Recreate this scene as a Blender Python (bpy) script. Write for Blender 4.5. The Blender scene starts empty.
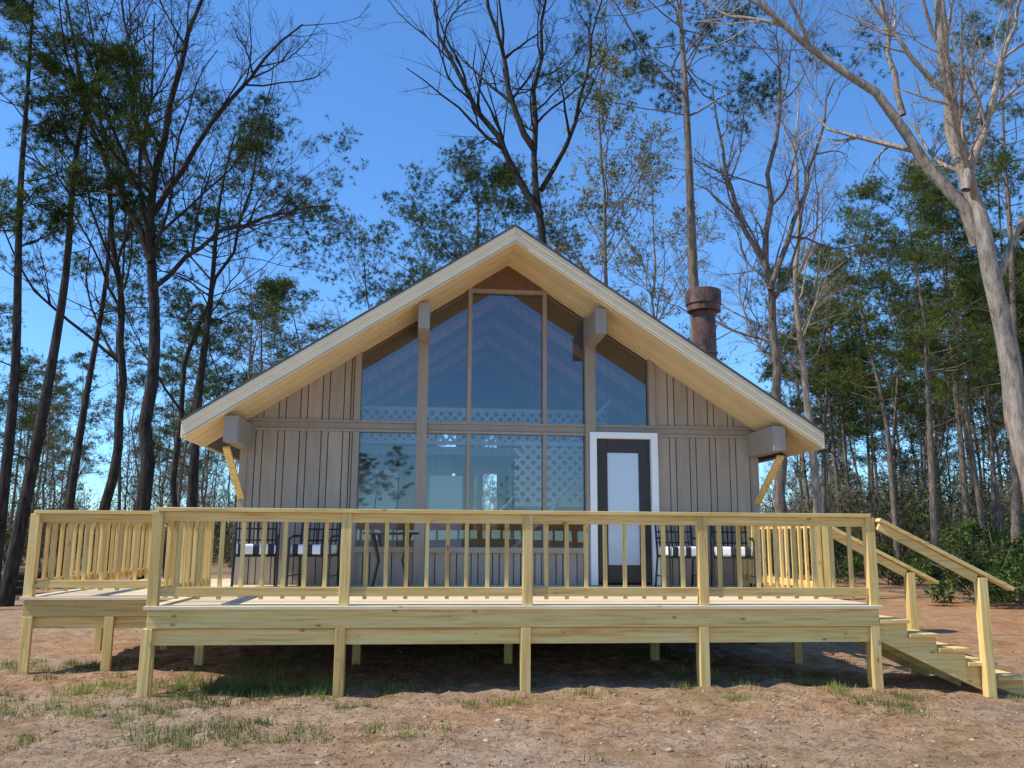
import bpy, math, numpy as np
from mathutils import Matrix, Vector, noise
rng=np.random.default_rng(7)
S=bpy.context.scene
# ------------------------------------------------------------ camera
F_PX=873.59; PITCH=math.radians(10.041); YAW=math.radians(5.615); ROLL=math.radians(.367)
CAM=np.array([-1.022,-8.669,1.421])
R0=np.array([math.cos(YAW),-math.sin(YAW),0.])
FW=np.array([math.sin(YAW)*math.cos(PITCH),math.cos(YAW)*math.cos(PITCH),math.sin(PITCH)])
U0=np.cross(R0,FW)
RT=math.cos(ROLL)*R0+math.sin(ROLL)*U0
UP=-math.sin(ROLL)*R0+math.cos(ROLL)*U0
cd=bpy.data.cameras.new('camera'); cam=bpy.data.objects.new('camera',cd); S.collection.objects.link(cam)
cd.sensor_width=36; cd.lens=36*F_PX/1024; cd.clip_end=3000; cd.clip_start=.05
M=Matrix.Identity(4)
for i in range(3):
    M[i][0]=RT[i];M[i][1]=UP[i];M[i][2]=-FW[i];M[i][3]=CAM[i]
cam.matrix_world=M; S.camera=cam
def survey(px,py,depth):
    "photogrammetry: world point at a given horizontal depth from the tripod"
    d=FW*F_PX+RT*(px-512)+UP*(384-py)
    fh=np.array([math.sin(YAW),math.cos(YAW),0.])
    return CAM+d*(depth/np.dot(d,fh))
# ------------------------------------------------------------ materials
def newmat(name):
    m=bpy.data.materials.new(name); m.use_nodes=True
    nt=m.node_tree; b=nt.nodes['Principled BSDF']; return m,nt,b
def N(nt,t): return nt.nodes.new(t)
def ramp(nt,fac,stops):
    r=nt.nodes.new('ShaderNodeValToRGB'); e=r.color_ramp.elements
    while len(e)<len(stops): e.new(.5)
    for i,(p,c) in enumerate(stops):
        e[i].position=p; e[i].color=(*c,1)
    nt.links.new(fac,r.inputs[0]); return r.outputs[0]
def mixc(nt,fac,a,b,mode='MIX'):
    m=nt.nodes.new('ShaderNodeMix'); m.data_type='RGBA'; m.blend_type=mode
    for i,v in ((0,fac),(6,a),(7,b)):
        if hasattr(v,'links'): nt.links.new(v,m.inputs[i])
        else: m.inputs[i].default_value=v if i==0 else (*v,1)
    return m.outputs[2]
def coord(nt,scale=(1,1,1),kind='Object'):
    tc=nt.nodes.new('ShaderNodeTexCoord'); mp=nt.nodes.new('ShaderNodeMapping')
    mp.inputs['Scale'].default_value=scale; nt.links.new(tc.outputs[kind],mp.inputs[0]); return mp.outputs[0]
def noi(nt,vec,scale,detail=4,rough=.55):
    n=nt.nodes.new('ShaderNodeTexNoise'); n.inputs['Scale'].default_value=scale
    n.inputs['Detail'].default_value=detail; n.inputs['Roughness'].default_value=rough
    nt.links.new(vec,n.inputs['Vector']); return n.outputs['Fac']
def bump(nt,b,h,strength,dist=.01):
    n=nt.nodes.new('ShaderNodeBump'); n.inputs['Strength'].default_value=strength; n.inputs['Distance'].default_value=dist
    nt.links.new(h,n.inputs['Height']); nt.links.new(n.outputs[0],b.inputs['Normal'])
def wood(name,axis,c1,c2,c3,rough=.7):
    m,nt,b=newmat(name)
    sc=[34,34,34]; sc[axis]=1.6
    v=coord(nt,sc); g=noi(nt,v,1.0,5,.6)
    col=ramp(nt,g,[(.3,c1),(.5,c2),(.72,c3)])
    geo=nt.nodes.new('ShaderNodeNewGeometry')
    var=ramp(nt,geo.outputs['Random Per Island'],[(0,(.76,.71,.62)),(.5,(.97,.95,.9)),(1,(1.10,1.08,1.0))])
    col=mixc(nt,1,col,var,'MULTIPLY')
    sk=[7,7,7]; sk[axis]=3.2
    vo=nt.nodes.new('ShaderNodeTexVoronoi'); vo.inputs['Scale'].default_value=1; nt.links.new(coord(nt,sk),vo.inputs['Vector'])
    kn=ramp(nt,vo.outputs['Distance'],[(.04,(.38,.26,.13)),(.13,(1,1,1))])
    col=mixc(nt,.8,col,kn,'MULTIPLY')
    nt.links.new(col,b.inputs['Base Color']); b.inputs['Roughness'].default_value=rough
    b.inputs['Specular IOR Level'].default_value=.25
    bump(nt,b,g,.35,.003); return m
P1,P2,P3=(.56,.35,.12),(.80,.565,.215),(.88,.69,.32)
WX=wood('treated_pine_x',0,P1,P2,P3); WY=wood('treated_pine_y',1,P1,P2,P3); WZ=wood('treated_pine_z',2,P1,P2,P3)
DK=wood('deck_boards',0,(.60,.48,.30),(.72,.61,.43),(.80,.71,.54))
def painted(name,c,var=.12,rough=.6,streak=True):
    m,nt,b=newmat(name)
    g=noi(nt,coord(nt,(9,9,1.2) if streak else (3,3,3)),1.5,5,.65)
    lo=tuple(x*(1-var) for x in c); hi=tuple(x*(1+var) for x in c)
    col=ramp(nt,g,[(.3,lo),(.7,hi)])
    geo=nt.nodes.new('ShaderNodeNewGeometry')
    v=ramp(nt,geo.outputs['Random Per Island'],[(0,(.9,.9,.9)),(1,(1.06,1.06,1.06))])
    nt.links.new(mixc(nt,1,col,v,'MULTIPLY'),b.inputs['Base Color']); b.inputs['Roughness'].default_value=rough
    bump(nt,b,noi(nt,coord(nt,(60,60,4)),1,4),.25,.003); return m
SID=painted('gray_siding_paint',(.40,.325,.245)); TRIM=painted('gray_trim_paint',(.36,.295,.225),.08)
GROOVE=painted('siding_groove_paint',(.08,.062,.045))
BEAM=painted('beam_gray_paint',(.34,.29,.235),.08)
FASC=painted('cream_fascia_paint',(.86,.72,.48),.05,.5,False)
SOFF=painted('soffit_beadboard_paint',(.86,.66,.38),.06,.55,False)
WHT=painted('white_trim_paint',(.87,.86,.82),.03,.45,False)
DOORM=painted('dark_brown_door_paint',(.035,.023,.018),.1,.35)
ROOFM=painted('roof_shingles',(.09,.085,.08),.3,.9,False)
BLK=painted('black_metal_paint',(.02,.02,.022),.1,.4,False)
FOUND=painted('foundation_block',(.03,.025,.022),.25,.9,False)  # near-black: under-deck shade put into the block colour
INTW=painted('interior_paneling',(.60,.48,.35),.2,.7)
FLR=painted('interior_floor',(.60,.47,.32),.2,.4)
CEIL=painted('interior_wood_ceiling',(.62,.34,.16),.2,.6)
PEAK=painted('painted_peak_reflection',(.16,.09,.05),.2,.6)  # brown soffit reflection put into the colour of an opaque panel
def rust():
    m,nt,b=newmat('rusty_flue_metal')
    g=noi(nt,coord(nt,(3,3,2)),2.2,6,.7)
    nt.links.new(ramp(nt,g,[(.35,(.05,.03,.025)),(.55,(.17,.08,.055)),(.75,(.28,.15,.10))]),b.inputs['Base Color'])
    b.inputs['Roughness'].default_value=.6; b.inputs['Metallic'].default_value=.3; bump(nt,b,g,.3,.01); return m
RUST=rust()
def glass():
    m,nt,b=newmat('window_glass'); out=nt.nodes['Material Output']; nt.nodes.remove(b)
    t=N(nt,'ShaderNodeBsdfTransparent'); t.inputs[0].default_value=(.86,.90,.93,1)
    g=N(nt,'ShaderNodeBsdfGlossy'); g.inputs['Color'].default_value=(.9,.94,1,1); g.inputs['Roughness'].default_value=.0
    fr=nt.nodes.new('ShaderNodeFresnel'); fr.inputs[0].default_value=1.5
    mt=nt.nodes.new('ShaderNodeMath'); mt.operation='ADD'; mt.inputs[1].default_value=.10; nt.links.new(fr.outputs[0],mt.inputs[0])
    h=noi(nt,coord(nt,(1,1,1)),.8,1); bp=nt.nodes.new('ShaderNodeBump'); bp.inputs['Strength'].default_value=.15; bp.inputs['Distance'].default_value=.01
    nt.links.new(h,bp.inputs['Height']); nt.links.new(bp.outputs[0],g.inputs['Normal'])
    mx=nt.nodes.new('ShaderNodeMixShader'); nt.links.new(mt.outputs[0],mx.inputs[0]); nt.links.new(t.outputs[0],mx.inputs[1]); nt.links.new(g.outputs[0],mx.inputs[2])
    nt.links.new(mx.outputs[0],out.inputs[0]); return m
GLASS=glass()
def pale_glass():
    m,nt,b=newmat('door_glass'); b.inputs['Base Color'].default_value=(.55,.62,.68,1); b.inputs['Roughness'].default_value=.08  # opaque pale blue-gray base with a sharp gloss
    b.inputs['Specular IOR Level'].default_value=1; return m
DGL=pale_glass()
# ------------------------------------------------------------ builders
def link(o,parent=None):
    S.collection.objects.link(o)
    if parent is not None: o.parent=parent
    return o
def empty(name,loc=(0,0,0)):
    e=bpy.data.objects.new(name,None); e.location=loc; return link(e)
def npmesh(name,V,groups,mats,smooth=False):
    me=bpy.data.meshes.new(name); V=np.asarray(V,np.float32)
    me.vertices.add(len(V)); me.vertices.foreach_set('co',V.ravel())
    groups=[(np.asarray(f),m) for f,m in groups if len(f)]
    lt=np.concatenate([np.full(len(f),f.shape[1]) for f,_ in groups]).astype(np.int32)
    idx=np.concatenate([f.ravel() for f,_ in groups]).astype(np.int32)
    mi=np.concatenate([np.full(len(f),m) for f,m in groups]).astype(np.int32)
    me.loops.add(len(idx)); me.loops.foreach_set('vertex_index',idx)
    me.polygons.add(len(lt)); st=np.concatenate([[0],np.cumsum(lt)[:-1]]).astype(np.int32)
    me.polygons.foreach_set('loop_start',st); me.polygons.foreach_set('loop_total',lt)
    me.polygons.foreach_set('material_index',mi)
    if smooth: me.polygons.foreach_set('use_smooth',np.ones(len(lt),bool))
    for m in mats: me.materials.append(m)
    me.update(calc_edges=True); me.validate(); return me
class B:
    def __init__(s): s.v=[];s.f=[]
    def hexa(s,c):
        n=len(s.v); s.v+= [tuple(map(float,p)) for p in c]
        s.f+=[tuple(n+i for i in q) for q in ((0,3,2,1),(4,5,6,7),(0,1,5,4),(1,2,6,5),(2,3,7,6),(3,0,4,7))]
    def box(s,x0,x1,y0,y1,z0,z1):
        s.hexa([(x0,y0,z0),(x1,y0,z0),(x1,y1,z0),(x0,y1,z0),(x0,y0,z1),(x1,y0,z1),(x1,y1,z1),(x0,y1,z1)])
    def slope(s,x0,x1,y0,y1,zb0,zb1,zt0,zt1):
        s.hexa([(x0,y0,zb0),(x1,y0,zb1),(x1,y1,zb1),(x0,y1,zb0),(x0,y0,zt0),(x1,y0,zt1),(x1,y1,zt1),(x0,y1,zt0)])
    def beam(s,p,q,w,h,up=(0,0,1)):
        p=Vector(p);q=Vector(q);d=(q-p).normalized();sd=d.cross(Vector(up)).normalized();u=sd.cross(d)
        a=sd*w/2;b=u*h/2
        s.hexa([p-a-b,q-a-b,q+a-b,p+a-b,p-a+b,q-a+b,q+a+b,p+a+b])
    def tube(s,pts,r,k=6):
        pts=[Vector(p) for p in pts]; n0=len(s.v)
        for i,p in enumerate(pts):
            d=(pts[min(i+1,len(pts)-1)]-pts[max(i-1,0)]).normalized()
            a=d.cross(Vector((.31,.17,.93))).normalized(); b=d.cross(a); rr=r[i] if hasattr(r,'__len__') else r
            for j in range(k):
                t=2*math.pi*j/k; s.v.append(tuple(p+(a*math.cos(t)+b*math.sin(t))*rr))
        for i in range(len(pts)-1):
            for j in range(k): s.f.append((n0+i*k+j,n0+i*k+(j+1)%k,n0+(i+1)*k+(j+1)%k,n0+(i+1)*k+j))
        s.f.append(tuple(n0+j for j in range(k))[::-1]); s.f.append(tuple(n0+(len(pts)-1)*k+j for j in range(k)))
    def obj(s,name,mat,parent=None,bev=0,smooth=False):
        me=bpy.data.meshes.new(name); me.from_pydata(s.v,[],s.f); me.materials.append(mat)
        if smooth:
            for p in me.polygons: p.use_smooth=True
        o=bpy.data.objects.new(name,me); link(o,parent)
        if bev:
            md=o.modifiers.new('b','BEVEL'); md.width=bev; md.segments=1; md.limit_method='ANGLE'
        return o
# ------------------------------------------------------------ dimensions
ZD=.781; YW=3.797; XH=.131; HW=3.724; YR=2.724; E=4.233; ZA=5.641; K=(ZA-2.877)/E
YB=12.5; TH=.22
top=lambda x: ZA-K*abs(x-XH)
und=lambda x: top(x)-TH
# ------------------------------------------------------------ cabin
cab=empty('gray_cabin',(0,0,0))
sid=B(); bk=B(); trim=B()
zb1=3.064; zb0=2.90
def siding(x0,x1,z0,z1f):
    "grooved vertical plank siding over a dark backing; z1f(x) is the top"
    bk.slope(x0+.002,x1-.002,YW+.022,YW+.10,z0+.002,z0+.002,z1f(x0)-.004,z1f(x1)-.004)
    x=x0; i=0
    while x<x1-.02:
        w_=(.205,.095)[i%2]; e_=min(x+w_,x1); sid.slope(x,e_-.014,YW,YW+.02,z0,z0,z1f(x),z1f(e_-.014)); x=e_; i+=1
A=2.139; Bp=1.218; C=.551
for sgn in (-1,1):
    xs=sorted((XH+sgn*(A+.045),XH+sgn*HW))
    siding(xs[0],xs[1],zb1,lambda x:und(x)+.02)
    if sgn<0: siding(xs[0],xs[1],.25,lambda x:zb0)
siding(2.33,XH+HW,.25,lambda x:zb0)
SILL=1.27
siding(XH-A-.045,1.33,.25,lambda x:SILL-.05)
for sgn in (-1,1):
    x=XH+sgn*HW; trim.box(min(x,x-sgn*.1),max(x,x-sgn*.1),YW-.024,YW-.001,.25,zb0-.002)
trim.box(XH-HW,XH+HW,YW-.03,YW+.03,zb0,zb0+.035)
trim.box(XH-HW,XH+HW,YW-.03,YW+.03,zb1-.035,zb1)
trim.box(XH-HW,XH+HW,YW-.012,YW+.10,zb0+.035,zb1-.035)
for sgn in (-1,1):
    x=XH+sgn*Bp; trim.slope(x-.075,x+.075,YW-.07,YW+.12,.3,.3,und(x-.075)-.001,und(x+.075)-.001)
    x=XH+sgn*C; trim.slope(x-.03,x+.03,YW-.034,YW+.11,zb1+.001,zb1+.001,und(x-.03),und(x+.03))
    trim.box(x-.028,x+.028,YW-.034,YW+.11,SILL,zb0-.001)
    x=XH+sgn*A; trim.slope(x-.045,x+.045,YW-.05,YW+.115,zb1+.001,zb1+.001,und(x-.045),und(x+.045))
x=XH-A; trim.box(x-.045,x+.045,YW-.05,YW+.115,.3,zb0-.001)
trim.box(XH-A,1.33,YW-.045,YW+.11,SILL-.05,SILL+.03)
trim.box(XH-A,XH+Bp-.08,YW-.04,YW+.105,1.72,1.79)
trim.box(XH-C+.03,XH+C-.03,YW-.033,YW+.1,5.0,5.05)
trim.obj('window_frames',TRIM,cab,.004)
sid.obj('siding_planks',SID,cab); bk.obj('siding_backing',GROOVE,cab)
g=B()
def pane(x0,x1,z0,f):
    xs=[x0,XH,x1] if x0<XH<x1 else [x0,x1]
    for a,b in zip(xs[:-1],xs[1:]):
        n=len(g.v); g.v+=[(a,YW+.05,z0),(b,YW+.05,z0),(b,YW+.05,f(b)),(a,YW+.05,f(a))]; g.f.append((n,n+1,n+2,n+3))
for a,b in ((-A,-Bp),(-Bp,-C),(-C,C),(C,Bp),(Bp,A)):
    pane(XH+a,XH+b,zb1-.02,und)
for a,b in ((-A,-Bp),(-Bp,-C),(-C,C),(C,Bp)):
    pane(XH+a,XH+b,SILL,lambda x:zb0+.02)
g.obj('window_panes',GLASS,cab)
dr=B(); X0=1.33
dr.box(X0,X0+.10,YW-.09,YW-.071,ZD+.005,2.95); dr.box(X0+.9,X0+1.0,YW-.09,YW+.12,ZD+.005,2.95); dr.box(X0+.10,X0+.9,YW-.088,YW+.118,2.86,2.95)
dr.obj('door_casing',WHT,cab,.004)
d=B(); a,b_=X0+.10,X0+.9
d.box(a,a+.17,YW-.0,YW+.045,ZD+.03,2.86); d.box(b_-.17,b_,YW-.0,YW+.045,ZD+.03,2.86)
d.box(a+.17,b_-.17,YW+.001,YW+.044,2.66,2.86); d.box(a+.17,b_-.17,YW+.001,YW+.044,ZD+.03,ZD+.28)
d.tube([(b_-.08,YW-.06,1.78),(b_-.08,YW,1.78)],.028,10); d.tube([(b_-.08,YW-.02,1.93),(b_-.08,YW,1.93)],.028,10)
d.obj('door_slab',DOORM,cab,.003)
g=B(); g.box(a+.17,b_-.17,YW+.015,YW+.03,ZD+.28,2.66); g.obj('door_lite',DGL,cab)
w=B()
for sgn in (-1,1):
    x=XH+sgn*HW; w.box(min(x,x-sgn*.12),max(x,x-sgn*.12),YW+.12,YB,.25,und(x)+.02)
def backpiece(x0,x1,z0,z1,sl=False):
    if sl:
        xs=[x0,XH,x1] if x0<XH<x1 else [x0,x1]
        for p,q in zip(xs[:-1],xs[1:]): w.slope(p,q,YB-.12,YB,z0,z0,und(p)+.02,und(q)+.02)
    else: w.box(x0,x1,YB-.12,YB,z0,z1)
backpiece(XH-HW+.12,XH+HW-.12,.25,1.6)
for p,q in ((XH-HW+.12,-2.6),(-1.7,-.75),(-.3,.15),(.7,XH+HW-.12)): backpiece(p,q,1.6,2.6)
for p,q in ((XH-HW+.12,-.75),(-.3,.15),(.7,XH+HW-.12)): backpiece(p,q,2.6,3.9)
backpiece(XH-2.3,XH+2.3,3.9,0,True)
w.obj('outer_walls',SID,cab)
i=B(); i.box(XH-HW+.15,XH+HW-.15,YW+.13,YB-.14,ZD-.12,ZD); i.obj('interior_floor',FLR,cab)
i=B()
i.box(XH-HW+.13,XH-HW+.15,YW+.13,YB-.13,ZD,und(XH-HW)); i.box(XH+HW-.15,XH+HW-.13,YW+.13,YB-.13,ZD,und(XH-HW))
i.box(XH-HW+.15,XH+HW-.15,7.6,YB-.14,2.95,3.1)
i.box(XH-HW+.15,-.5,8.4,8.5,ZD,2.95); i.box(.6,XH+HW-.15,8.4,8.5,ZD,2.95)
i.obj('interior_shell',INTW,cab)
i=B()
for sgn in (-1,1):
    p,q=sorted((XH,XH+sgn*(HW-.13))); i.slope(p,q,YW+.13,YB-.13,und(p)-.03,und(q)-.03,und(p)-.004,und(q)-.004)
for y in (5.2,6.7,8.2,9.7):
    for sgn in (-1,1):
        p,q=sorted((XH,XH+sgn*(HW-.2))); i.slope(p,q,y,y+.09,und(p)-.2,und(q)-.2,und(p)-.031,und(q)-.031)
i.obj('wood_ceiling',CEIL,cab)
l=B()
for k in range(10): l.box(.1+k*.22,.4+k*.22,6.65,7.5,ZD+.2+k*.215,ZD+.24+k*.215)
def lattice(x0,x1,z0,z1,y,st=.17):
    n=int((x1-x0+z1-z0)/st)
    for k in range(1,n):
        c=k*st
        for fl_ in (0,1):
            ax=max(0,c-(z1-z0)); az=c-ax; bx=min(c,x1-x0); bz=c-bx
            if abs(ax-bx)<.02: continue
            P=(x0+ax,z0+az);Q=(x0+bx,z0+bz)
            if fl_: P=(x1-ax,z0+az);Q=(x1-bx,z0+bz)
            l.beam((P[0],y+.012*fl_,P[1]),(Q[0],y+.012*fl_,Q[1]),.05,.008,(0,1,0)) 
    l.box(x0,x1,y-.02,y+.04,z1,z1+.07); l.box(x0,x1,y-.02,y+.04,z0-.07,z0)
lattice(-2.2,2.4,3.2,3.75,7.5); lattice(.4,2.2,2.0,2.9,5.3)
l.beam((.0,5.4,ZD+.9),(2.0,5.4,ZD+2.9),.04,.09,(0,1,0)); l.beam((.0,5.4,ZD+.1),(2.0,5.4,ZD+2.1),.04,.24,(0,1,0))
l.box(-2.1,-1.45,5.6,6.3,ZD,2.5); l.box(-.95,-.4,6.0,6.6,ZD,2.45); l.box(-3.2,-2.2,5.7,6.3,ZD,1.75); l.box(-3.2,-2.2,6.0,6.3,2.1,2.75)
l.obj('interior_lattice_stair_and_fridge',WHT,cab)
f=B(); f.box(XH-HW+.05,XH+HW-.05,YW+.14,YB-.05,-.2,.249); f.obj('foundation',FOUND,cab)
# roof
r=B()
for sgn in (-1,1):
    p=XH; q=XH+sgn*(E)
    if sgn<0:p,q=q,p
    r.slope(p,q,YR+.03,YB+.6,top(p)-.19,top(q)-.19,top(p)+.012,top(q)+.012)
r.obj('roof_deck',ROOFM,cab)
fs=B()
for sgn in (-1,1):
    p,q=sorted((XH,XH+sgn*E)); fs.slope(p,q,YR-.0,YR+.028,top(p)-TH+.03,top(q)-TH+.03,top(p)-.012,top(q)-.012)
    p,q=sorted((XH,XH+sgn*(E+.015))); fs.slope(p,q,YR-.022,YR-.002,top(p)-.085,top(q)-.085,top(p)+.004,top(q)+.004)
    x=XH+sgn*E; fs.box(min(x,x+sgn*.025),max(x,x+sgn*.025),YR,YB+.6,top(x)-TH,top(x)-.005)
fs.obj('rake_fascia',FASC,cab,.003)
dp=B()
for sgn in (-1,1):
    p,q=sorted((XH,XH+sgn*(E+.04))); dp.slope(p,q,YR-.04,YR+.03,top(p)+.006,top(q)+.006,top(p)+.03,top(q)+.03)
dp.obj('drip_edge',ROOFM,cab)
so=B(); n=13; wd=(YW+.1-YR-.0)/n
for sgn in (-1,1):
    for kk in range(n):
        y0=YR+.001+kk*wd; p,q=sorted((XH,XH+sgn*(E-.001)))
        so.slope(p,q,y0,y0+wd-.012,und(p),und(q),und(p)+.02,und(q)+.02)
so.obj('soffit_beadboard',SOFF,cab)
bm=B()
for x in (XH-HW+.06,XH+HW-.06):
    zt=und(abs(x-XH)+.09+XH)-.002
    bm.box(x-.09,x+.09,YR+.10,YW-.035,zt-.34,zt)
for x in (XH-Bp,XH+Bp):
    zt=und(XH+Bp+.08)-.002
    bm.box(x-.08,x+.08,YR+.16,YW-.075,zt-.36,zt)
bm.obj('projecting_purlins',BEAM,cab,.005)
rb=B(); rb.slope(XH-C+.03,XH,YW-.03,YW+.03,5.05,5.05,und(XH-C+.03)-.001,und(XH)-.001); rb.slope(XH,XH+C-.03,YW-.03,YW+.03,5.05,5.05,und(XH)-.001,und(XH-C+.03)-.001); rb.obj('peak_reflection_panel',PEAK,cab)  # opaque brown triangle painted as the soffit's reflection in the peak
br=B()
for s in (-1,1):
    x=XH+s*(HW-.05)
    br.beam((x,YW-.03,1.95),(XH+s*(HW+.02),YR+.28,und(XH+HW)-.42),.09,.045,(0,1,0))
br.obj('eave_knee_braces',WZ,cab,.003)
CX,CY=survey(705,350,14.9)[:2]
ch=B(); 
ch.tube([(CX,CY,3.0),(CX,CY,5.35)],.2,24); ch.tube([(CX,CY,4.6),(CX,CY,4.64)],.215,24)
ch.tube([(CX,CY,5.35),(CX,CY,5.37),(CX,CY,5.47),(CX,CY,5.49),(CX,CY,5.74),(CX,CY,5.76)],[.2,.29,.29,.31,.31,.27],24)
ch.obj('chimney_flue',RUST,cab)
# ------------------------------------------------------------ deck
dk=empty('wooden_deck'); SP=1.768; HD=2*SP
bx=B();by=B();bz=B();fl=B()
y=.0
while y<YW-.04:
    fl.box(-HD-.06,HD+.06,y-.03,min(y+.108,YW-.03),ZD-.034,ZD); y+=.142
XE=-5.2; YE=1.32
y=YE-.03
while y<5.6:
    fl.box(XE-.06,-HD-.068 if y<YW-.1 else XH-HW-.02,y,y+.138,ZD-.034,ZD-.001); y+=.144
fl.obj('deck_floor_boards',DK,dk,.003)
bx.box(-HD-.03,HD+.03,.0,.038,ZD-.205,ZD-.036)
bx.box(-HD-.08,HD+.08,.045,.083,ZD-.36,ZD-.212)
bx.box(-HD-.08,HD+.08,.14,.178,ZD-.36,ZD-.212)
by.box(-HD-.03,-HD+.008,.04,YW,ZD-.205,ZD-.036); by.box(HD-.008,HD+.03,.04,YW,ZD-.205,ZD-.036)
for k in range(18):
    x=-HD+.2+k*.404; by.box(x,x+.038,.05,YW,ZD-.208,ZD-.037)
bx.box(-HD,HD,1.9,1.938,ZD-.36,ZD-.212)
bx.box(XE-.03,-HD-.04,YE,YE+.038,ZD-.205,ZD-.036); by.box(XE-.03,XE+.008,YE+.04,5.6,ZD-.205,ZD-.036)
bx.box(XE-.06,-HD-.09,YE+.044,YE+.082,ZD-.33,ZD-.212)
bx.box(XE,-HD-.09,3.4,3.438,ZD-.33,ZD-.212)
pw=.047
for k in range(5):
    x=(k-2)*SP; bz.box(x-pw-.02,x+pw-.02,.088,.135,-.3,ZD-.21) 
    bz.box(x-pw-.02,x+pw-.02,-.008,.043,-.3,ZD-.207)
    bz.box(x-pw,x+pw,1.94,2.03,-.3,ZD-.21)
for x in (XE+.03,XE+.86):
    bz.box(x-pw,x+pw,YE-.01,YE+.042,-.3,ZD-.207); bz.box(x-pw,x+pw,3.44,3.53,-.3,ZD-.21)
ZR=ZD+.914
def rail(p,q,posts=None,nb=8,postend=(True,True)):
    p=Vector((*p,0));q=Vector((*q,0)); L=(q-p).length; d=(q-p)/L; alongx=abs(d.x)>.5
    bb=bx if alongx else by
    bb.beam(p+Vector((0,0,ZR-.019)),q+Vector((0,0,ZR-.019)),.135 if alongx else .133,.038 if alongx else .036)
    bb.beam(p+Vector((0,0,ZR-.085)),q+Vector((0,0,ZR-.085)),.036,.088)
    bb.beam(p+Vector((0,0,ZD+.13)),q+Vector((0,0,ZD+.13)),.036,.085)
    ns=posts or 1
    for i in range(ns+1):
        c=p+d*L*i/ns
        if (i==0 and not postend[0]) or (i==ns and not postend[1]): continue
        bz.box(c.x-pw,c.x+pw,c.y-pw,c.y+pw,ZD+.001,ZR-.039)
    for i in range(ns):
        for j in range(nb):
            c=p+d*L*(i+(j+1)/(nb+1))/ns+Vector((rng.normal()*.004,0,0))
            n=Vector((0,.037,0)) if alongx else Vector((.037*(1 if c.x<0 else -1),0,0))
            bz.box(c.x+n.x-.019,c.x+n.x+.019,c.y+n.y-.018,c.y+n.y+.018,ZD+.06+rng.normal()*.006,ZR-.041)
rail((-HD+.0,.05),(HD,.05),4,8)
rail((-HD,.12),(-HD,2.05),1,9,(False,True))
rail((XE,YE+.05),(-HD-.07,YE+.05),1,8,(True,True))
rail((XE,YE+.12),(XE,5.5),2,10,(False,True))
rail((HD,1.3),(HD,YW-.06),1,12,(True,True))
NT=5; RUN=.30; RISE=ZD/5.6
sx=B()
for yy in (.03,.62,1.22):
    for k in range(NT):
        xa=HD+.034+k*RUN; zt=ZD-(k+1)*RISE-.04
        by_z=max(zt-.24,-.1)
        sx.slope(xa,xa+RUN,yy,yy+.038,by_z+RISE*.5,max(by_z-RISE*.5,-.12),zt,zt)
for k in range(NT):
    xa=HD+.034+k*RUN; zt=ZD-(k+1)*RISE
    for j in range(2): sx.box(xa+j*.147-.0,xa+j*.147+.14+(.02 if j else 0),-.02,1.28,zt-.037,zt)
sx.obj('stair_stringers_and_treads',WX,dk,.003)
for yy in (-.035,1.30):
    ex=HD+1.12; sl=.515
    bz.box(ex-pw,ex+pw,yy-pw,yy+pw,-.2,ZR-.03-sl*(ex-HD)-.03)
    bx.beam((HD+.06,yy,ZR-.03-.03),(HD+1.45,yy,ZR-.03-sl*1.40),.10,.038)
    bx.beam((HD+.06,yy,ZR-.12),(HD+1.07,yy,ZR-.12-sl*1.02),.036,.085)
bz.box(HD+.06,HD+.15,1.255,1.34,.3,ZR-.1)
bx.obj('rim_joists_and_rails',WX,dk,.003);by.obj('joists_and_side_rails',WY,dk,.003);bz.obj('posts_and_balusters',WZ,dk,.003)
# ------------------------------------------------------------ chairs and table
def stripes():
    m,nt,b=newmat('striped_cushion'); v=coord(nt,(1,1,1))
    w_=nt.nodes.new('ShaderNodeTexWave'); w_.inputs['Scale'].default_value=1.7; w_.wave_profile='SIN'; nt.links.new(v,w_.inputs['Vector'])
    nt.links.new(ramp(nt,w_.outputs['Fac'],[(.36,(.03,.03,.035)),(.42,(.82,.82,.80))]),b.inputs['Base Color']); b.inputs['Roughness'].default_value=.9; return m
CUSH=stripes()
def chair(x,y,rot):
    e=empty('patio_chair',(x,y,ZD)); e.rotation_euler=(0,0,rot); c=B(); W=.27
    for sx_ in (-1,1):
        c.tube([(sx_*W,-.27,0),(sx_*W,-.25,.40),(sx_*W,-.24,.62),(sx_*W,-.05,.66),(sx_*W,.22,.66)],.016)
        c.tube([(sx_*W,.30,0),(sx_*W*.97,.22,.42),(sx_*W*.95,.30,.9)],.016)
        c.tube([(sx_*W,-.25,.40),(sx_*W*.97,.22,.42)],.012)
    c.tube([(-W*.95,.30,.9),(-W*.6,.32,.95),(0,.325,.965),(W*.6,.32,.95),(W*.95,.30,.9)],.016)
    for k in range(8):
        xx=-W*.8+k*W*1.6/7; c.tube([(xx,.225,.43),(xx,.275,.70),(xx,.318,.94)],.009,4)
    for zz,yy in ((.6,.258),(.75,.288)): c.tube([(-W*.93,yy,zz),(W*.93,yy,zz)],.01,4)
    c.tube([(-W,-.25,.40),(W,-.25,.40)],.012); c.tube([(-W,.22,.42),(W,.22,.42)],.012)
    for k in range(8): c.tube([(-W,-.2+k*.055,.405),(W,-.2+k*.055,.405)],.006,4)
    for k in (-1,1): c.tube([(k*W,-.26,.15),(k*W,.27,.15)],.008,4)
    c.obj('frame',BLK,e)
    q=B(); q.box(-.245,.245,-.26,.22,.422,.55); o=q.obj('cushion',CUSH,e,.03); o.modifiers['b'].segments=3
for x,y,r_ in ((-3.2,3.2,.2),(-2.45,3.25,-.15),(2.5,3.25,.1),(3.2,3.2,-.25)): chair(x,y,r_)
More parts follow.
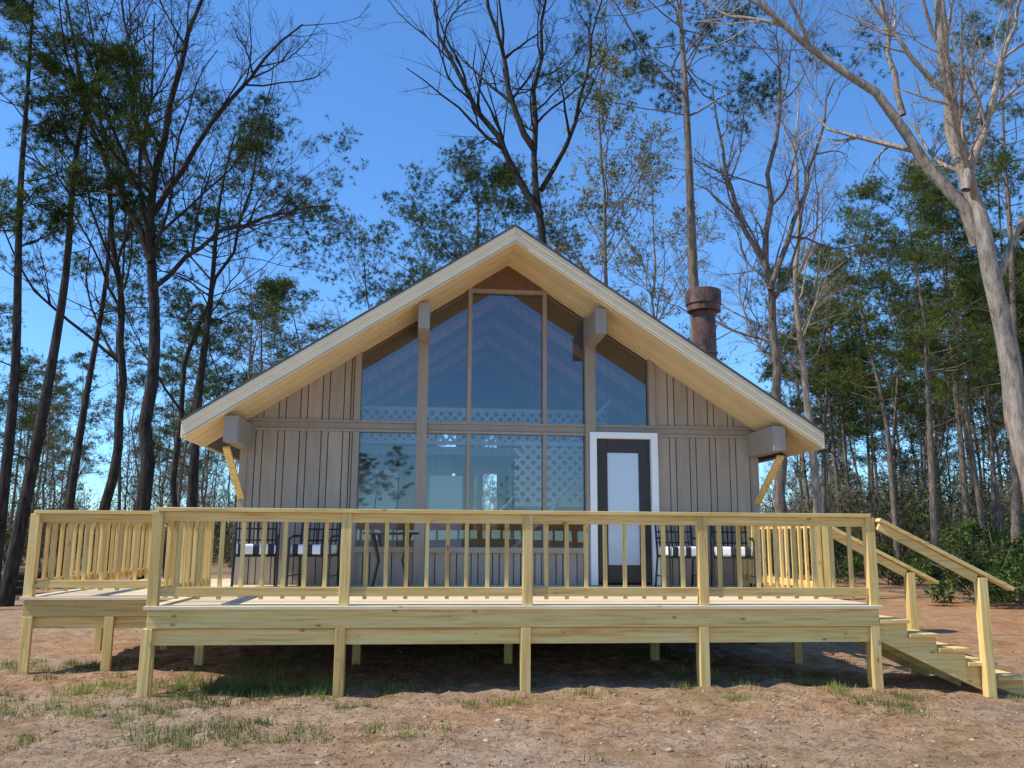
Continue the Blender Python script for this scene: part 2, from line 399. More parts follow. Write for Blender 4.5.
e=empty('patio_table',(-1.45,3.15,ZD)); c=B(); ring=[(.36*math.cos(t),.36*math.sin(t),.70) for t in np.linspace(0,2*math.pi,21)]
c.tube(ring,.014); c.tube([(0,0,.695),(0,0,.705)],.355,20)
for k in range(4):
    t=math.pi/4+k*math.pi/2; c.tube([(.34*math.cos(t),.34*math.sin(t),.70),(.22*math.cos(t),.22*math.sin(t),.35),(.33*math.cos(t),.33*math.sin(t),0)],.014)
c.obj('frame',BLK,e)
# ------------------------------------------------------------ ground
def gh(x,y):
    r=math.hypot(x,y)
    h=.05*noise.noise(Vector((x*.25,y*.25,0)))+.03*noise.noise(Vector((x*.9,y*.9,3)))
    if r<14: h+=.035*noise.noise(Vector((x*3.7,y*3.7,7)))+.026*noise.noise(Vector((x*9,y*9,1)))*(1+noise.noise(Vector((x,y,5))))
    h-= .04*min(max((x-3),0),3)
    if r>25: h+=.6*noise.noise(Vector((x*.02,y*.02,2)))*min((r-25)/40,1)
    return h-.02
def axis(c,n,near,far,lin):
    t=np.linspace(-1,1,n); a=near*t+ (far-near)*np.sign(t)*np.abs(t)**lin; return a+c
gx=axis(-.5,380,9,900,9); gy=axis(-.5,340,7,900,9)
V=np.empty((len(gy),len(gx),3)); 
for j,yy in enumerate(gy):
    for i_,xx in enumerate(gx): V[j,i_]=(xx,yy,gh(xx,yy))
idx=np.arange(len(gx)*len(gy)).reshape(len(gy),len(gx))
q=np.stack([idx[:-1,:-1],idx[:-1,1:],idx[1:,1:],idx[1:,:-1]],-1).reshape(-1,4)
def groundmat():
    m,nt,b=newmat('dirt_ground'); v=coord(nt)
    n1=noi(nt,v,.45,5,.6); n2=noi(nt,v,4,8,.75); n3=noi(nt,v,30,5,.75)
    c=ramp(nt,n2,[(.28,(.20,.125,.075)),(.42,(.42,.285,.18)),(.56,(.56,.40,.26)),(.70,(.66,.51,.36))])
    red=ramp(nt,n1,[(.40,(1,1,1)),(.60,(1.04,.87,.72))]); c=mixc(nt,1,c,red,'MULTIPLY')
    sx_=nt.nodes.new('ShaderNodeSeparateXYZ'); nt.links.new(v,sx_.inputs[0])
    mx_=nt.nodes.new('ShaderNodeMapRange'); mx_.inputs[1].default_value=3; mx_.inputs[2].default_value=9; nt.links.new(sx_.outputs[0],mx_.inputs[0])
    c=mixc(nt,mx_.outputs[0],c,mixc(nt,1,c,(1.03,.87,.72),'MULTIPLY'))
    c=mixc(nt,.85,c,ramp(nt,n3,[(.35,(.36,.33,.31)),(.47,(1,1,1)),(.7,(1.18,1.18,1.18))]),'MULTIPLY')
    gm=nt.nodes.new('ShaderNodeMath'); gm.operation='MULTIPLY'
    g1=ramp(nt,noi(nt,v,.9,6,.72),[(.53,(0,0,0)),(.64,(1,1,1))]); nt.links.new(g1,gm.inputs[0]); gm.inputs[1].default_value=.45
    c=mixc(nt,gm.outputs[0],c,(.20,.19,.07))
    sp=nt.nodes.new('ShaderNodeVectorMath'); sp.operation='LENGTH'; nt.links.new(v,sp.inputs[0])
    mr=nt.nodes.new('ShaderNodeMapRange'); mr.inputs[1].default_value=22; mr.inputs[2].default_value=45; nt.links.new(sp.outputs['Value'],mr.inputs[0])
    c=mixc(nt,mr.outputs[0],c,mixc(nt,n2,(.13,.09,.045),(.30,.21,.12)))
    nt.links.new(c,b.inputs['Base Color']); b.inputs['Roughness'].default_value=.95; b.inputs['Specular IOR Level'].default_value=.1
    h=nt.nodes.new('ShaderNodeMath'); h.operation='ADD'; nt.links.new(n2,h.inputs[0]); nt.links.new(n3,h.inputs[1])
    bump(nt,b,h.outputs[0],1,.05); return m
me=npmesh('ground',V.reshape(-1,3),[(q,0)],[groundmat()],True); link(bpy.data.objects.new('ground',me))
def simple(name,stops,rough=.9):
    m,nt,b=newmat(name)
    geo=nt.nodes.new('ShaderNodeNewGeometry'); c=ramp(nt,geo.outputs['Random Per Island'],stops); nt.links.new(c,b.inputs['Base Color'])
    b.inputs['Roughness'].default_value=rough; b.inputs['Specular IOR Level'].default_value=.15
    return m
def leafmat(name,stops,trans=.3,clump=.6):
    m=bpy.data.materials.new(name); m.use_nodes=True; nt=m.node_tree; nt.nodes.remove(nt.nodes['Principled BSDF'])
    geo=nt.nodes.new('ShaderNodeNewGeometry'); c=ramp(nt,geo.outputs['Random Per Island'],stops)
    if clump: c=mixc(nt,1,c,ramp(nt,noi(nt,coord(nt),clump,1),[(.38,(.55,.6,.6)),(.62,(1.35,1.3,1.15))]),'MULTIPLY')
    d_=nt.nodes.new('ShaderNodeBsdfDiffuse'); t=nt.nodes.new('ShaderNodeBsdfTranslucent'); mx=nt.nodes.new('ShaderNodeMixShader'); mx.inputs[0].default_value=trans
    nt.links.new(c,d_.inputs[0]); nt.links.new(c,t.inputs[0]); nt.links.new(d_.outputs[0],mx.inputs[1]); nt.links.new(t.outputs[0],mx.inputs[2]); nt.links.new(mx.outputs[0],nt.nodes['Material Output'].inputs[0]); return m
CLOD=simple('dirt_clod',[(0,(.16,.10,.06)),(.6,(.38,.26,.165)),(1,(.54,.40,.27))])
GRS=leafmat('grass_blade',[(0,(.12,.17,.035)),(.6,(.19,.26,.06)),(.85,(.34,.30,.12)),(1,(.42,.34,.18))])
STK=simple('twig_litter',[(0,(.08,.055,.035)),(.6,(.24,.16,.09)),(1,(.40,.29,.17))])
n=9000
cx_=rng.uniform(-7,9,n); cy_=rng.uniform(-4,-.2,n)+(rng.random(n)<.3)*rng.uniform(0,8,n); sz=np.minimum(.004+rng.exponential(.006,n),.04)
octv=np.array([[1,0,0],[0,1,0],[-1,0,0],[0,-1,0],[0,0,.5],[0,0,-.5]],float); octf=np.array([[0,1,4],[1,2,4],[2,3,4],[3,0,4],[1,0,5],[2,1,5],[3,2,5],[0,3,5]])
cz_=np.array([gh(a_,b2) for a_,b2 in zip(cx_,cy_)])
Vc=octv[None]*sz[:,None,None]*rng.uniform(.6,1.4,(n,6,3)); th=rng.uniform(0,6.28,n); c_,s_=np.cos(th)[:,None],np.sin(th)[:,None]
Vc=np.stack([Vc[...,0]*c_-Vc[...,1]*s_,Vc[...,0]*s_+Vc[...,1]*c_,Vc[...,2]],-1)+np.stack([cx_,cy_,cz_],-1)[:,None]
Fc=(octf[None]+np.arange(n)[:,None,None]*6).reshape(-1,3)
link(bpy.data.objects.new('dirt_clods',npmesh('dirt_clods',Vc.reshape(-1,3),[(Fc,0)],[CLOD])))
st=B()
for _ in range(4500):
    x=rng.uniform(-7,8); y=rng.uniform(-4,1.5); a_=rng.uniform(0,3.14); l_=rng.uniform(.02,.09)*(3 if rng.random()<.03 else 1); z=gh(x,y)+.006
    st.beam((x,y,z),(x+math.cos(a_)*l_,y+math.sin(a_)*l_,z+rng.uniform(-.004,.012)),.004,.003)
st.obj('twig_litter',STK)
pts=[]; tries=0
while len(pts)<2600 and tries<90000:
    tries+=1
    x=rng.uniform(-9,8); y=rng.uniform(-3.4,3.0)
    m_=noise.noise(Vector((x*.8,y*.9,11)))+.6*noise.noise(Vector((x*3,y*3,4)))
    bias=.20 if (x<-2.2) else .0
    if -1.3<y<.4: bias+=.08
    if y<-2.0: bias-=.35
    if m_+bias>.38: pts.append((x,y))
for _ in range(300): pts.append((rng.normal(-2.6,.6),rng.normal(.3,.3)))
for cxg,cyg in ((-.6,-.45),(-.25,-.5),(.55,-.3),(-4.2,.2),(1.9,-.6),(-1.6,-.5),(-3.2,-.7)):
    for _ in range(18): pts.append((rng.normal(cxg,.09),rng.normal(cyg,.07)))
VV=[]
for x,y in pts:
    z=gh(x,y); tall=.3+.8*rng.random()
    if -3.4<x<-1.8 and .1<y<1.2: tall*=1.7
    for _ in range(10):
        a_=rng.uniform(0,6.28); l_=tall*rng.uniform(.03,.10); bx_,by_=x+rng.normal()*.035,y+rng.normal()*.035
        ln=rng.uniform(.1,1.0); wx,wy=-math.sin(a_)*.004,math.cos(a_)*.004
        VV+= [(bx_-wx,by_-wy,z-.01),(bx_+wx,by_+wy,z-.01),(bx_+math.cos(a_)*l_*ln,by_+math.sin(a_)*l_*ln,z+l_)]
VV=np.array(VV); link(bpy.data.objects.new('grass',npmesh('grass',VV,[(np.arange(len(VV)).reshape(-1,3),0)],[GRS])))
# ------------------------------------------------------------ trees
def norm(a): return a/np.maximum(np.linalg.norm(a,axis=-1,keepdims=True),1e-9)
def grow(P,D,L,n,jit,trop,r):
    pts=[P]; d=norm(D)
    for i in range(n):
        d=norm(d+r.normal(size=d.shape)*jit+np.array([0,0,trop])); P=P+d*(L/n)[:,None]; pts.append(P)
    return np.stack(pts,1)
def sample(pts,t):
    n=pts.shape[1]-1; f_=t*n; i0=np.minimum(f_.astype(int),n-1); fr=(f_-i0)[:,None]; ar=np.arange(len(pts))
    a=pts[ar,i0];b=pts[ar,i0+1]; return a*(1-fr)+b*fr, norm(b-a)
def tubes(pts,rad,k):
    Nn,n,_=pts.shape; d=np.empty_like(pts); d[:,1:-1]=pts[:,2:]-pts[:,:-2]; d[:,0]=pts[:,1]-pts[:,0]; d[:,-1]=pts[:,-1]-pts[:,-2]; d=norm(d)
    ref=np.where(np.abs(d[:,:1,2:3])>.8,np.array([1.,0,0]),np.array([0,0,1.])); ref=np.broadcast_to(ref,d.shape)
    a=norm(np.cross(d,ref)); b=np.cross(d,a); th=np.arange(k)*2*np.pi/k
    V=pts[:,:,None]+rad[:,:,None,None]*(a[:,:,None]*np.cos(th)[:,None]+b[:,:,None]*np.sin(th)[:,None])
    id_=np.arange(Nn*n*k).reshape(Nn,n,k); r_=np.roll(id_,-1,2)
    Fq=np.stack([id_[:,:-1],r_[:,:-1],r_[:,1:],id_[:,1:]],-1).reshape(-1,4)
    return V.reshape(-1,3),Fq
def resample(poly,n):
    poly=np.array(poly,float); s=np.concatenate([[0],np.cumsum(np.linalg.norm(np.diff(poly,axis=0),axis=1))]); t=np.linspace(0,s[-1],n)
    out=np.stack([np.interp(t,s,poly[:,i]) for i in range(3)],-1)
    for _ in range(2): out[1:-1]=.25*out[:-2]+.5*out[1:-1]+.25*out[2:]
    return out,s[-1]
def children(pts,rad,L,m,tmin,tmax,ang,angv,lr,rr,r,minr=.004):
    Np=len(pts); idx=np.repeat(np.arange(Np),m); t=r.uniform(tmin,tmax,len(idx))
    P,T=sample(pts[idx],t); n=rad.shape[1]-1; rp=rad[idx,np.minimum((t*n).astype(int),n)]
    perp=norm(np.cross(T,r.normal(size=T.shape))); a=np.radians(r.normal(ang,angv,len(idx)))[:,None]
    D=T*np.cos(a)+perp*np.sin(a); Lc=L[idx]*lr*(1.15-.65*t)*r.uniform(.6,1.25,len(idx)); Rc=np.maximum(rp*rr*r.uniform(.7,1.1,len(idx)),minr)
    return P,D,Lc,Rc
def taper(R,n,e=.25): 
    t=np.linspace(0,1,n+1); return R[:,None]*(1-(1-e)*t)[None]
class Mesh:
    def __init__(s): s.V=[];s.G=[];s.n=0
    def add(s,V,Fc,m): s.V.append(V); s.G.append((Fc+s.n,m)); s.n+=len(V)
    def make(s,name,mats): return npmesh(name,np.concatenate(s.V),s.G,mats,False)
def leafcards(m,C,size,r,mat):
    n=len(C); a=norm(r.normal(size=(n,3))); b=norm(np.cross(a,r.normal(size=(n,3)))); s=size*r.uniform(.5,1.3,(n,1))
    V=np.stack([C-a*s,C+b*s*.5,C+a*s,C-b*s*.5],1).reshape(-1,3); m.add(V,np.arange(4*n).reshape(-1,4),mat)
def needles(m,C,D,k,ln,wd,r,mat):
    C=np.repeat(C,k,0); D=np.repeat(D,k,0); d=norm(D*.5+r.normal(size=C.shape)); w_=norm(np.cross(d,r.normal(size=C.shape)))*wd
    l_=ln*r.uniform(.6,1.2,(len(C),1)); C=C+r.normal(size=C.shape)*ln*.12
    V=np.stack([C-w_,C+w_,C+d*l_],1).reshape(-1,3); m.add(V,np.arange(3*len(C)).reshape(-1,3),mat)
def bare(trunk,R,seed,limbs=(),n1=14,n2=8,n3=6,n4=4,tmin=.35,lr=.42,leaf=0,leafsize=.05,top_e=.12,ang=48,minr=.006,trunkn=18):
    r=np.random.default_rng(seed); m=Mesh(); pt,L=resample(trunk,trunkn+1); pt=pt[None]+np.concatenate([np.zeros((1,1,3)),r.normal(size=(1,trunkn,3))*L*.0035],1)
    t=np.linspace(0,1,trunkn+1); rad=(R*(1-(1-top_e)*t**.9))[None].copy(); rad[0,0]*=1.25
    m.add(*tubes(pt,rad,9),0)
    P,D,Lc,Rc=children(pt,rad,np.array([L]),n1,tmin,.98,ang,11,lr,.5,r)
    p1=grow(P,D,Lc,9,.13,.09,r); r1=taper(Rc,9)
    if limbs:
        ex=[];er=[];el=[]
        for poly,rr in limbs:
            q_,l_=resample(poly,10); ex.append(q_+np.concatenate([np.zeros((1,3)),r.normal(size=(9,3))*l_*.008])); er.append(rr*(1-.75*np.linspace(0,1,10))); el.append(l_)
        p1=np.concatenate([p1,np.stack(ex)]); r1=np.concatenate([r1,np.stack(er)]); Lc=np.concatenate([Lc,np.array(el)*1.0])
    m.add(*tubes(p1,r1,6),0)
    P,D,L2,R2=children(p1,r1,Lc,n2,.2,1,42,12,.5,.6,r,minr); p2=grow(P,D,L2,6,.15,.07,r); r2=np.maximum(taper(R2,6),minr*.8); m.add(*tubes(p2,r2,4),0)
    P,D,L3,R3=children(p2,r2,L2,n3,.15,1,40,12,.52,.6,r,minr); p3=grow(P,D,L3,4,.16,.05,r); r3=np.maximum(taper(R3,4),minr*.7); m.add(*tubes(p3,r3,3),0)
    last=p3
    if n4:
        P,D,L4,R4=children(p3,r3,L3,n4,.15,1,38,12,.6,.65,r,minr*.75); p4=grow(P,D,L4,2,.15,.03,r); r4=np.maximum(taper(R4,2),minr*.55); m.add(*tubes(p4,r4,3),0); last=p4
    if leaf:
        idx=r.integers(0,len(last),leaf); C,_=sample(last[idx],r.uniform(.2,1,leaf)); leafcards(m,C+r.normal(size=C.shape)*.06,leafsize,r,1)
    return m
def pine(trunk,R,seed,n1=38,tmin=.52,lr=.2,n2=6,tuft=9,k=16,ln=.17,wd=.008,dead=8,trop=.02,spread=1.):
    r=np.random.default_rng(seed); m=Mesh(); pt,L=resample(trunk,19); pt=pt[None]; t=np.linspace(0,1,19)
    rad=(R*(1-.88*t))[None].copy(); rad[0,0]*=1.25; m.add(*tubes(pt,rad,9),0)
    P,D,Lc,Rc=children(pt,rad,np.array([L]),n1,tmin,.99,76,16,lr,.34,r,.012)
    rel=np.clip((P[:,2]-P[:,2].min())/(np.ptp(P[:,2])+.01),0,1); Lc=Lc*(.45+.75*np.sin(np.pi*np.clip(rel*.8+.15,0,1)))
    p1=grow(P,D,Lc,7,.17,trop,r); r1=taper(Rc,7,.2); m.add(*tubes(p1,r1,5),0)
    # foliage sits in rounded clumps at the ends of short side shoots
    P,D,L2,R2=children(p1,r1,Lc,n2,.5,1,50,14,.26,.5,r,.006); p2=grow(P,D,L2,4,.15,.10,r); r2=taper(R2,4,.4); m.add(*tubes(p2,r2,3),0)
    tips=np.concatenate([p2[:,-1],p1[:,-1]]); tips=tips[r.random(len(tips))<.85]; cs=r.uniform(.6,1.3,len(tips))
    idx=np.repeat(np.arange(len(tips)),tuft); off=r.normal(size=(len(idx),3))*np.array([.21,.21,.10])*cs[idx][:,None]*spread
    C=tips[idx]+off; needles(m,C,norm(off)+np.array([0,0,.5]),k,ln,wd,r,1)
    if dead:
        P,D,Ld,Rd=children(pt,rad,np.array([L]),dead,.2,tmin,80,12,.09,.2,r,.012); pd=grow(P,D,Ld,4,.18,.0,r); m.add(*tubes(pd,taper(Rd,4),3),0)
    return m
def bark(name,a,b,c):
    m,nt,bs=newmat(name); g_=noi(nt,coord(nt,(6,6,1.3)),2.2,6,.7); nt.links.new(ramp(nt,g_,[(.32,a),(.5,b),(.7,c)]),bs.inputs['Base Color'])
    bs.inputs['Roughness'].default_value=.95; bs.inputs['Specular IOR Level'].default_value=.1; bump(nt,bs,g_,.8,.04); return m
BKD=bark('shade_darkened_bark',(.02,.016,.013),(.05,.041,.034),(.10,.085,.07))  # shadow side of the left trunks darkened into the bark colour
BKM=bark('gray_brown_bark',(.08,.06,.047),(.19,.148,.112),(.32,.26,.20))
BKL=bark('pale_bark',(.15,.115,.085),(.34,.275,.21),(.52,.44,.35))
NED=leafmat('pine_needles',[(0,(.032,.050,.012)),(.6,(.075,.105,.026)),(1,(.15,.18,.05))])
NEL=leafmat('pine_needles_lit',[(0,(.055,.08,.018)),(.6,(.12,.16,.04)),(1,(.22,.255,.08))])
BUD=leafmat('spring_buds',[(0,(.18,.19,.055)),(.6,(.30,.30,.10)),(1,(.36,.28,.14))],.4)
LEF=leafmat('shrub_leaves',[(0,(.035,.06,.015)),(.6,(.085,.135,.032)),(1,(.18,.24,.07))],.3,1.2)
BRN=leafmat('brush_leaves',[(0,(.06,.05,.03)),(.45,(.14,.115,.06)),(.7,(.12,.16,.045)),(1,(.27,.22,.13))],.3,1.0)
def tp(tr,depth,seed=0,wob=.15):
    r=np.random.default_rng(seed+99); out=[]
    for k,(a,b) in enumerate(tr):
        p=survey(a,b,depth); p=p+FW*r.normal()*wob*min(k,2); out.append(p)
    base=out[0].copy(); base[2]=gh(base[0],base[1])-.1; out[0]=base; return out
def place(name,m,mats): 
    o=bpy.data.objects.new(name,m.make(name,mats)); return link(o)
def lb(pts,dep): return [survey(*p,dep) for p in pts]
# left group
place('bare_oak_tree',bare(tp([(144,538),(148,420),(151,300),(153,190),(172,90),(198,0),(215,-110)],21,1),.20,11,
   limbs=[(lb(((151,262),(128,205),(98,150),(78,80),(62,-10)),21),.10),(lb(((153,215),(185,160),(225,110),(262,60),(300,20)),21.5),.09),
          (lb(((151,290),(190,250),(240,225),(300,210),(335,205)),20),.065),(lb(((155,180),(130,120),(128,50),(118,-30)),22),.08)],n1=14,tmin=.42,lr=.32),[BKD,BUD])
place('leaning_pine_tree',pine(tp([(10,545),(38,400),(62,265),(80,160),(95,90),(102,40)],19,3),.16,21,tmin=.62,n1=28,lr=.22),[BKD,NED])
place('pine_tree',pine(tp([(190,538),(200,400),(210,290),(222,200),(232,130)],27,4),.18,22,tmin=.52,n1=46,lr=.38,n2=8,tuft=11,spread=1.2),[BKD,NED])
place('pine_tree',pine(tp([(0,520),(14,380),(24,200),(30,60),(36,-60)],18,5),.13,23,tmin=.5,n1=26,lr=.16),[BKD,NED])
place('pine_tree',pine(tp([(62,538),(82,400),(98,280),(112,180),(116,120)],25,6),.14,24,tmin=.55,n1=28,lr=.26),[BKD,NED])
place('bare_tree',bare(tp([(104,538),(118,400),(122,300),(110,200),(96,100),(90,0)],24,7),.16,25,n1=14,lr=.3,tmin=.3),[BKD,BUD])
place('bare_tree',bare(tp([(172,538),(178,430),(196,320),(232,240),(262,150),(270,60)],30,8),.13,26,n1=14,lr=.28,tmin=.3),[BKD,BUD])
# behind the cabin
place('bare_oak_tree',bare(tp([(552,538),(550,380),(547,262),(541,205),(530,160),(540,70),(548,-40)],27,9),.25,31,
   limbs=[(lb(((541,215),(505,150),(470,95),(440,45),(428,-20)),27),.13),(lb(((535,150),(505,95),(500,40),(480,-30)),26),.12),
          (lb(((541,190),(575,130),(590,60),(600,-10)),28),.10)],n1=10,tmin=.5,lr=.24),[BKD,BUD])
place('pine_tree',pine(tp([(478,538),(480,380),(478,290),(478,240),(478,200)],34,10),.2,32,tmin=.55,n1=56,lr=.42,tuft=13,n2=9,spread=1.35),[BKD,NED])
place('tall_pine_tree',pine(tp([(704,538),(700,400),(697,300),(690,190),(683,90),(680,20),(676,-90)],23,11),.22,33,tmin=.66,n1=34,lr=.32,tuft=11,n2=8,spread=1.1),[BKM,NED])
place('budding_tree',bare(tp([(612,538),(610,400),(606,280),(600,160),(604,60),(610,-20)],31,12),.13,34,n1=18,lr=.22,tmin=.35,leaf=9000,leafsize=.06,ang=40),[BKM,BUD])
place('bare_tree',bare(tp([(785,538),(779,420),(771,310),(764,225),(775,130),(790,40)],25,13),.20,35,
   limbs=[(lb(((768,270),(738,215),(720,150),(712,90)),25),.09),(lb(((770,290),(800,215),(815,140),(835,80)),24),.09)],n1=14,lr=.26,tmin=.35),[BKM,BUD])
place('bare_tree',bare(tp([(822,538),(812,430),(797,320),(790,230),(802,130),(806,60)],29,14),.17,36,n1=14,lr=.25,tmin=.35),[BKL,BUD])
place('bare_tree',bare(tp([(372,538),(372,440),(370,340),(366,280),(362,240)],40,44),.13,39,n1=16,n4=2,lr=.3,tmin=.3,minr=.009),[BKM,BUD])
place('bare_tree',bare(tp([(250,538),(250,440),(252,370),(248,320),(250,280)],38,45),.12,40,n1=16,n4=2,lr=.3,tmin=.3,minr=.009),[BKM,BUD])
place('bare_tree',bare(tp([(640,538),(645,440),(650,330),(655,250),(650,180)],38,46),.14,42,n1=16,n4=2,lr=.28,tmin=.3,minr=.009,leaf=4000,leafsize=.06),[BKM,BUD])
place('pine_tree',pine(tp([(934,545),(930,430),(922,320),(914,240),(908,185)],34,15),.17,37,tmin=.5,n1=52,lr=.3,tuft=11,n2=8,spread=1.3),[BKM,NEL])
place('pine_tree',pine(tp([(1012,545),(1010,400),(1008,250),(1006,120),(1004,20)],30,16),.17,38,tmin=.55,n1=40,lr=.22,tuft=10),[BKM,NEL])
big=tp([(1042,560),(1032,470),(1003,340),(986,280),(966,190),(955,90),(945,0),(930,-130),(925,-230)],14,17,.1)
place('sycamore_tree',bare(big,.225,41,
   limbs=[(lb(((978,245),(940,170),(903,115),(865,78),(810,58),(755,5),(725,-50)),14),.115),(lb(((966,190),(985,120),(1005,60),(1030,-20)),13.5),.08),
          (lb(((903,115),(893,60),(880,0),(872,-60)),14.5),.06),(lb(((990,290),(1020,225),(1050,170),(1090,120)),14.2),.07)],n1=10,n2=9,tmin=.45,lr=.22,minr=.005),[BKL,BUD])
# background forest
var=[]
for s in range(4):
    h=22; r=np.random.default_rng(s+50); tr=[(0,0,-.3),(r.normal()*.3,r.normal()*.3,h*.4),(r.normal()*.6,r.normal()*.6,h*.75),(r.normal()*.8,r.normal()*.8,h)]
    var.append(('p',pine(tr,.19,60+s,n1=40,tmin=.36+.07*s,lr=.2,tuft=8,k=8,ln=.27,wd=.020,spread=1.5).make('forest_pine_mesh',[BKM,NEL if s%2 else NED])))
for s in range(4):
    h=17; r=np.random.default_rng(s+70); tr=[(0,0,-.3),(r.normal()*.4,r.normal()*.4,h*.4),(r.normal()*.8,r.normal()*.8,h*.75),(r.normal()*1,r.normal()*1,h)]
    var.append(('b',bare(tr,.15,80+s,n1=16,n2=6,n3=5,n4=2,tmin=.2,lr=.28,minr=.010,leaf=2500 if s%2 else 0,leafsize=.06).make('forest_bare_mesh',[BKM,BUD])))
fe=empty('forest_trees')
P_=[v for k,v in var if k=='p'];B_=[v for k,v in var if k=='b']
def forest(n,b0,b1,d0,d1,pp,s0,s1,seed):
    r=np.random.default_rng(seed)
    for _ in range(n):
        be=math.radians(r.uniform(b0,b1)); d=math.sqrt(r.uniform(d0**2,d1**2)); x=CAM[0]+d*math.sin(be); y=CAM[1]+d*math.cos(be)
        me=P_[r.integers(4)] if r.random()<pp else B_[r.integers(4)]
        o=bpy.data.objects.new('tree',me); o.location=(x,y,gh(x,y)); o.rotation_euler=(r.normal()*.03,r.normal()*.03,r.uniform(0,6.28)); s_=r.uniform(s0,s1); o.scale=(s_,s_,s_); link(o,fe)
forest(95,23.5,44,40,85,.65,.6,.88,1)
forest(60,-35,-8,36,80,.35,.45,.75,2)
forest(24,-9,24,42,85,.3,.42,.62,3)
forest(60,-45,50,90,130,.7,.5,.8,4)
forest(26,120,250,90,130,.6,.6,.8,5)
def bushmesh(seed,name,mat,nl=2200,sz=.06):
    r=np.random.default_rng(seed); m=Mesh(); K_=9; cs=r.normal(size=(K_,3))*np.array([.75,.75,.35])+np.array([0,0,.85]); cs[:,2]=np.maximum(cs[:,2],.35)
    P=np.zeros((K_,3))+r.normal(size=(K_,3))*np.array([.1,.1,0]); L_=np.linalg.norm(cs-P,axis=1)*1.5; p1=grow(P,cs-P,L_,4,.12,0,r); m.add(*tubes(p1,taper(np.full(K_,.022),4),4),0)
    P2,D2,L2,R2=children(p1,taper(np.full(K_,.022),4),L_,8,.2,1,45,12,.4,.6,r,.007); p2=grow(P2,D2,L2,3,.15,.05,r); m.add(*tubes(p2,taper(R2,3),3),0)
    idx=r.integers(0,K_,nl); C=cs[idx]+norm(r.normal(size=(nl,3)))*(r.random((nl,1))**.45)*r.uniform(.3,.6,K_)[idx][:,None]; C[:,2]=np.abs(C[:,2]); leafcards(m,C,sz,r,1)
    return m.make(name,[BKM,mat])
def thicket(seed,nl,mat):
    "sapling thicket about 6 m wide and 5 m tall"
    r=np.random.default_rng(seed); m=Mesh(); K_=16; P=np.stack([r.uniform(-3,3,K_),r.uniform(-1.5,1.5,K_),np.full(K_,-.1)],-1); L_=r.uniform(2.5,5.5,K_)
    p1=grow(P,np.tile([0,0,1.],(K_,1))+r.normal(size=(K_,3))*.12,L_,6,.07,.03,r); r1=taper(r.uniform(.02,.045,K_),6); m.add(*tubes(p1,r1,4),0)
    P2,D2,L2,R2=children(p1,r1,L_,12,.1,1,50,12,.35,.6,r,.010); p2=grow(P2,D2,L2,4,.15,.06,r); m.add(*tubes(p2,taper(R2,4,.5),3),0)
    P3,D3,L3,R3=children(p2,taper(R2,4,.5),L2,4,.2,1,45,12,.5,.7,r,.008); p3=grow(P3,D3,L3,2,.15,.04,r); m.add(*tubes(p3,taper(R3,2,.5),3),0)
    idx=r.integers(0,len(p3),nl); C,_=sample(p3[idx],r.uniform(0,1,nl)); C=C+r.normal(size=C.shape)*.15; C[:,2]*=r.uniform(.35,1,nl); C[:,2]=np.abs(C[:,2]); leafcards(m,C,.09,r,1)
    return m.make('thicket_mesh',[BKM,mat])
bms=[bushmesh(200+i,'bush_mesh',LEF,3000) for i in range(3)]; brs=[bushmesh(300+i,'brush_mesh',BRN,1300,.055) for i in range(3)]
ths=[thicket(400,2600,BRN),thicket(401,1500,BRN),thicket(402,3400,LEF)]
ue=empty('undergrowth_shrubs'); r=np.random.default_rng(9)
def bushes(n,b0,b1,d0,d1,s0,s1,ms,fac=False):
    for _ in range(n):
        bd=r.uniform(b0,b1); be=math.radians(bd); d=r.uniform(d0,d1); x=CAM[0]+d*math.sin(be); y=CAM[1]+d*math.cos(be)
        o=bpy.data.objects.new('shrub',ms[r.integers(len(ms))]); o.location=(x,y,gh(x,y)-.05); o.rotation_euler=(0,0,-be+r.normal()*.3 if fac else r.uniform(0,6.28)); s_=r.uniform(s0,s1); o.scale=(s_,s_,s_*r.uniform(.7,1.2)); link(o,ue)
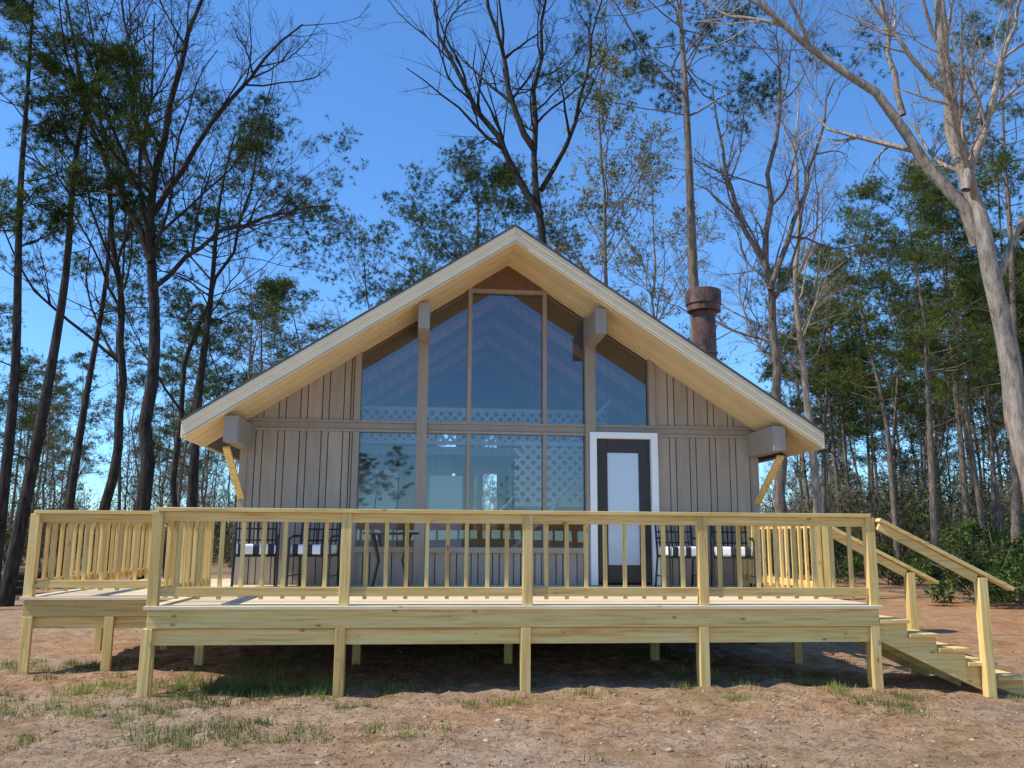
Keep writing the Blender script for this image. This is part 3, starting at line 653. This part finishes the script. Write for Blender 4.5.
bushes(16,32.5,43,25,31,.7,1.15,bms+brs[:1]); bushes(16,28,42,32,46,.8,1.4,bms+brs[:1]); bushes(14,24,40,44,60,.8,1.5,bms); bushes(24,23,42,44,70,.8,1.8,brs)
bushes(26,-42,-5,40,70,.7,1.6,brs); bushes(14,-8,26,45,70,.8,1.5,brs)
bushes(24,23,45,44,60,.7,1.3,ths[2:]+ths[:1],True); bushes(34,22,45,50,85,.8,1.5,ths,True); bushes(34,-36,-4,48,90,.6,1.1,ths[:2],True); bushes(26,-8,26,55,90,.6,1.0,ths[:2],True); bushes(60,-45,50,92,125,.9,1.6,ths,True)
lg=B()
for i in range(6):
    a=survey(-20+i*6,570,20+i*.5); b=survey(34+i*3,563,21+i*.5); za=gh(a[0],a[1])+.15+.12*(i%3); zb_=za+.05
    lg.tube([(a[0],a[1],za),((a[0]+b[0])/2,(a[1]+b[1])/2,za+.06),(b[0],b[1],zb_)],[.13,.11,.09],8)
lg.obj('log_pile',BKD)
# ------------------------------------------------------------ light
tr=Vector((.60,.11,-.80)).normalized()
sd=bpy.data.lights.new('sun','SUN'); sd.energy=5.0; sd.angle=math.radians(.5); sd.color=(1,.94,.84)
so_=bpy.data.objects.new('sun',sd); so_.rotation_euler=tr.to_track_quat('-Z','Y').to_euler(); link(so_)
wd=bpy.data.worlds.new('World'); S.world=wd; wd.use_nodes=True; nt=wd.node_tree
sk=nt.nodes.new('ShaderNodeTexSky'); sk.sky_type='NISHITA'; sk.sun_disc=False
sk.sun_elevation=math.asin(-tr.z); sk.sun_rotation=math.atan2(-tr.x,-tr.y); sk.air_density=1.0; sk.dust_density=0; sk.ozone_density=3.0; sk.altitude=200
cb=nt.nodes.new('ShaderNodeMix'); cb.data_type='RGBA'; cb.blend_type='MULTIPLY'; cb.inputs[0].default_value=1; cb.inputs[7].default_value=(.74,1.17,1.55,1)
nt.links.new(sk.outputs[0],cb.inputs[6]); nt.links.new(cb.outputs[2],nt.nodes['Background'].inputs[0]); nt.nodes['Background'].inputs[1].default_value=.15
S.view_settings.view_transform='Standard'; S.view_settings.look='None'; S.view_settings.exposure=0
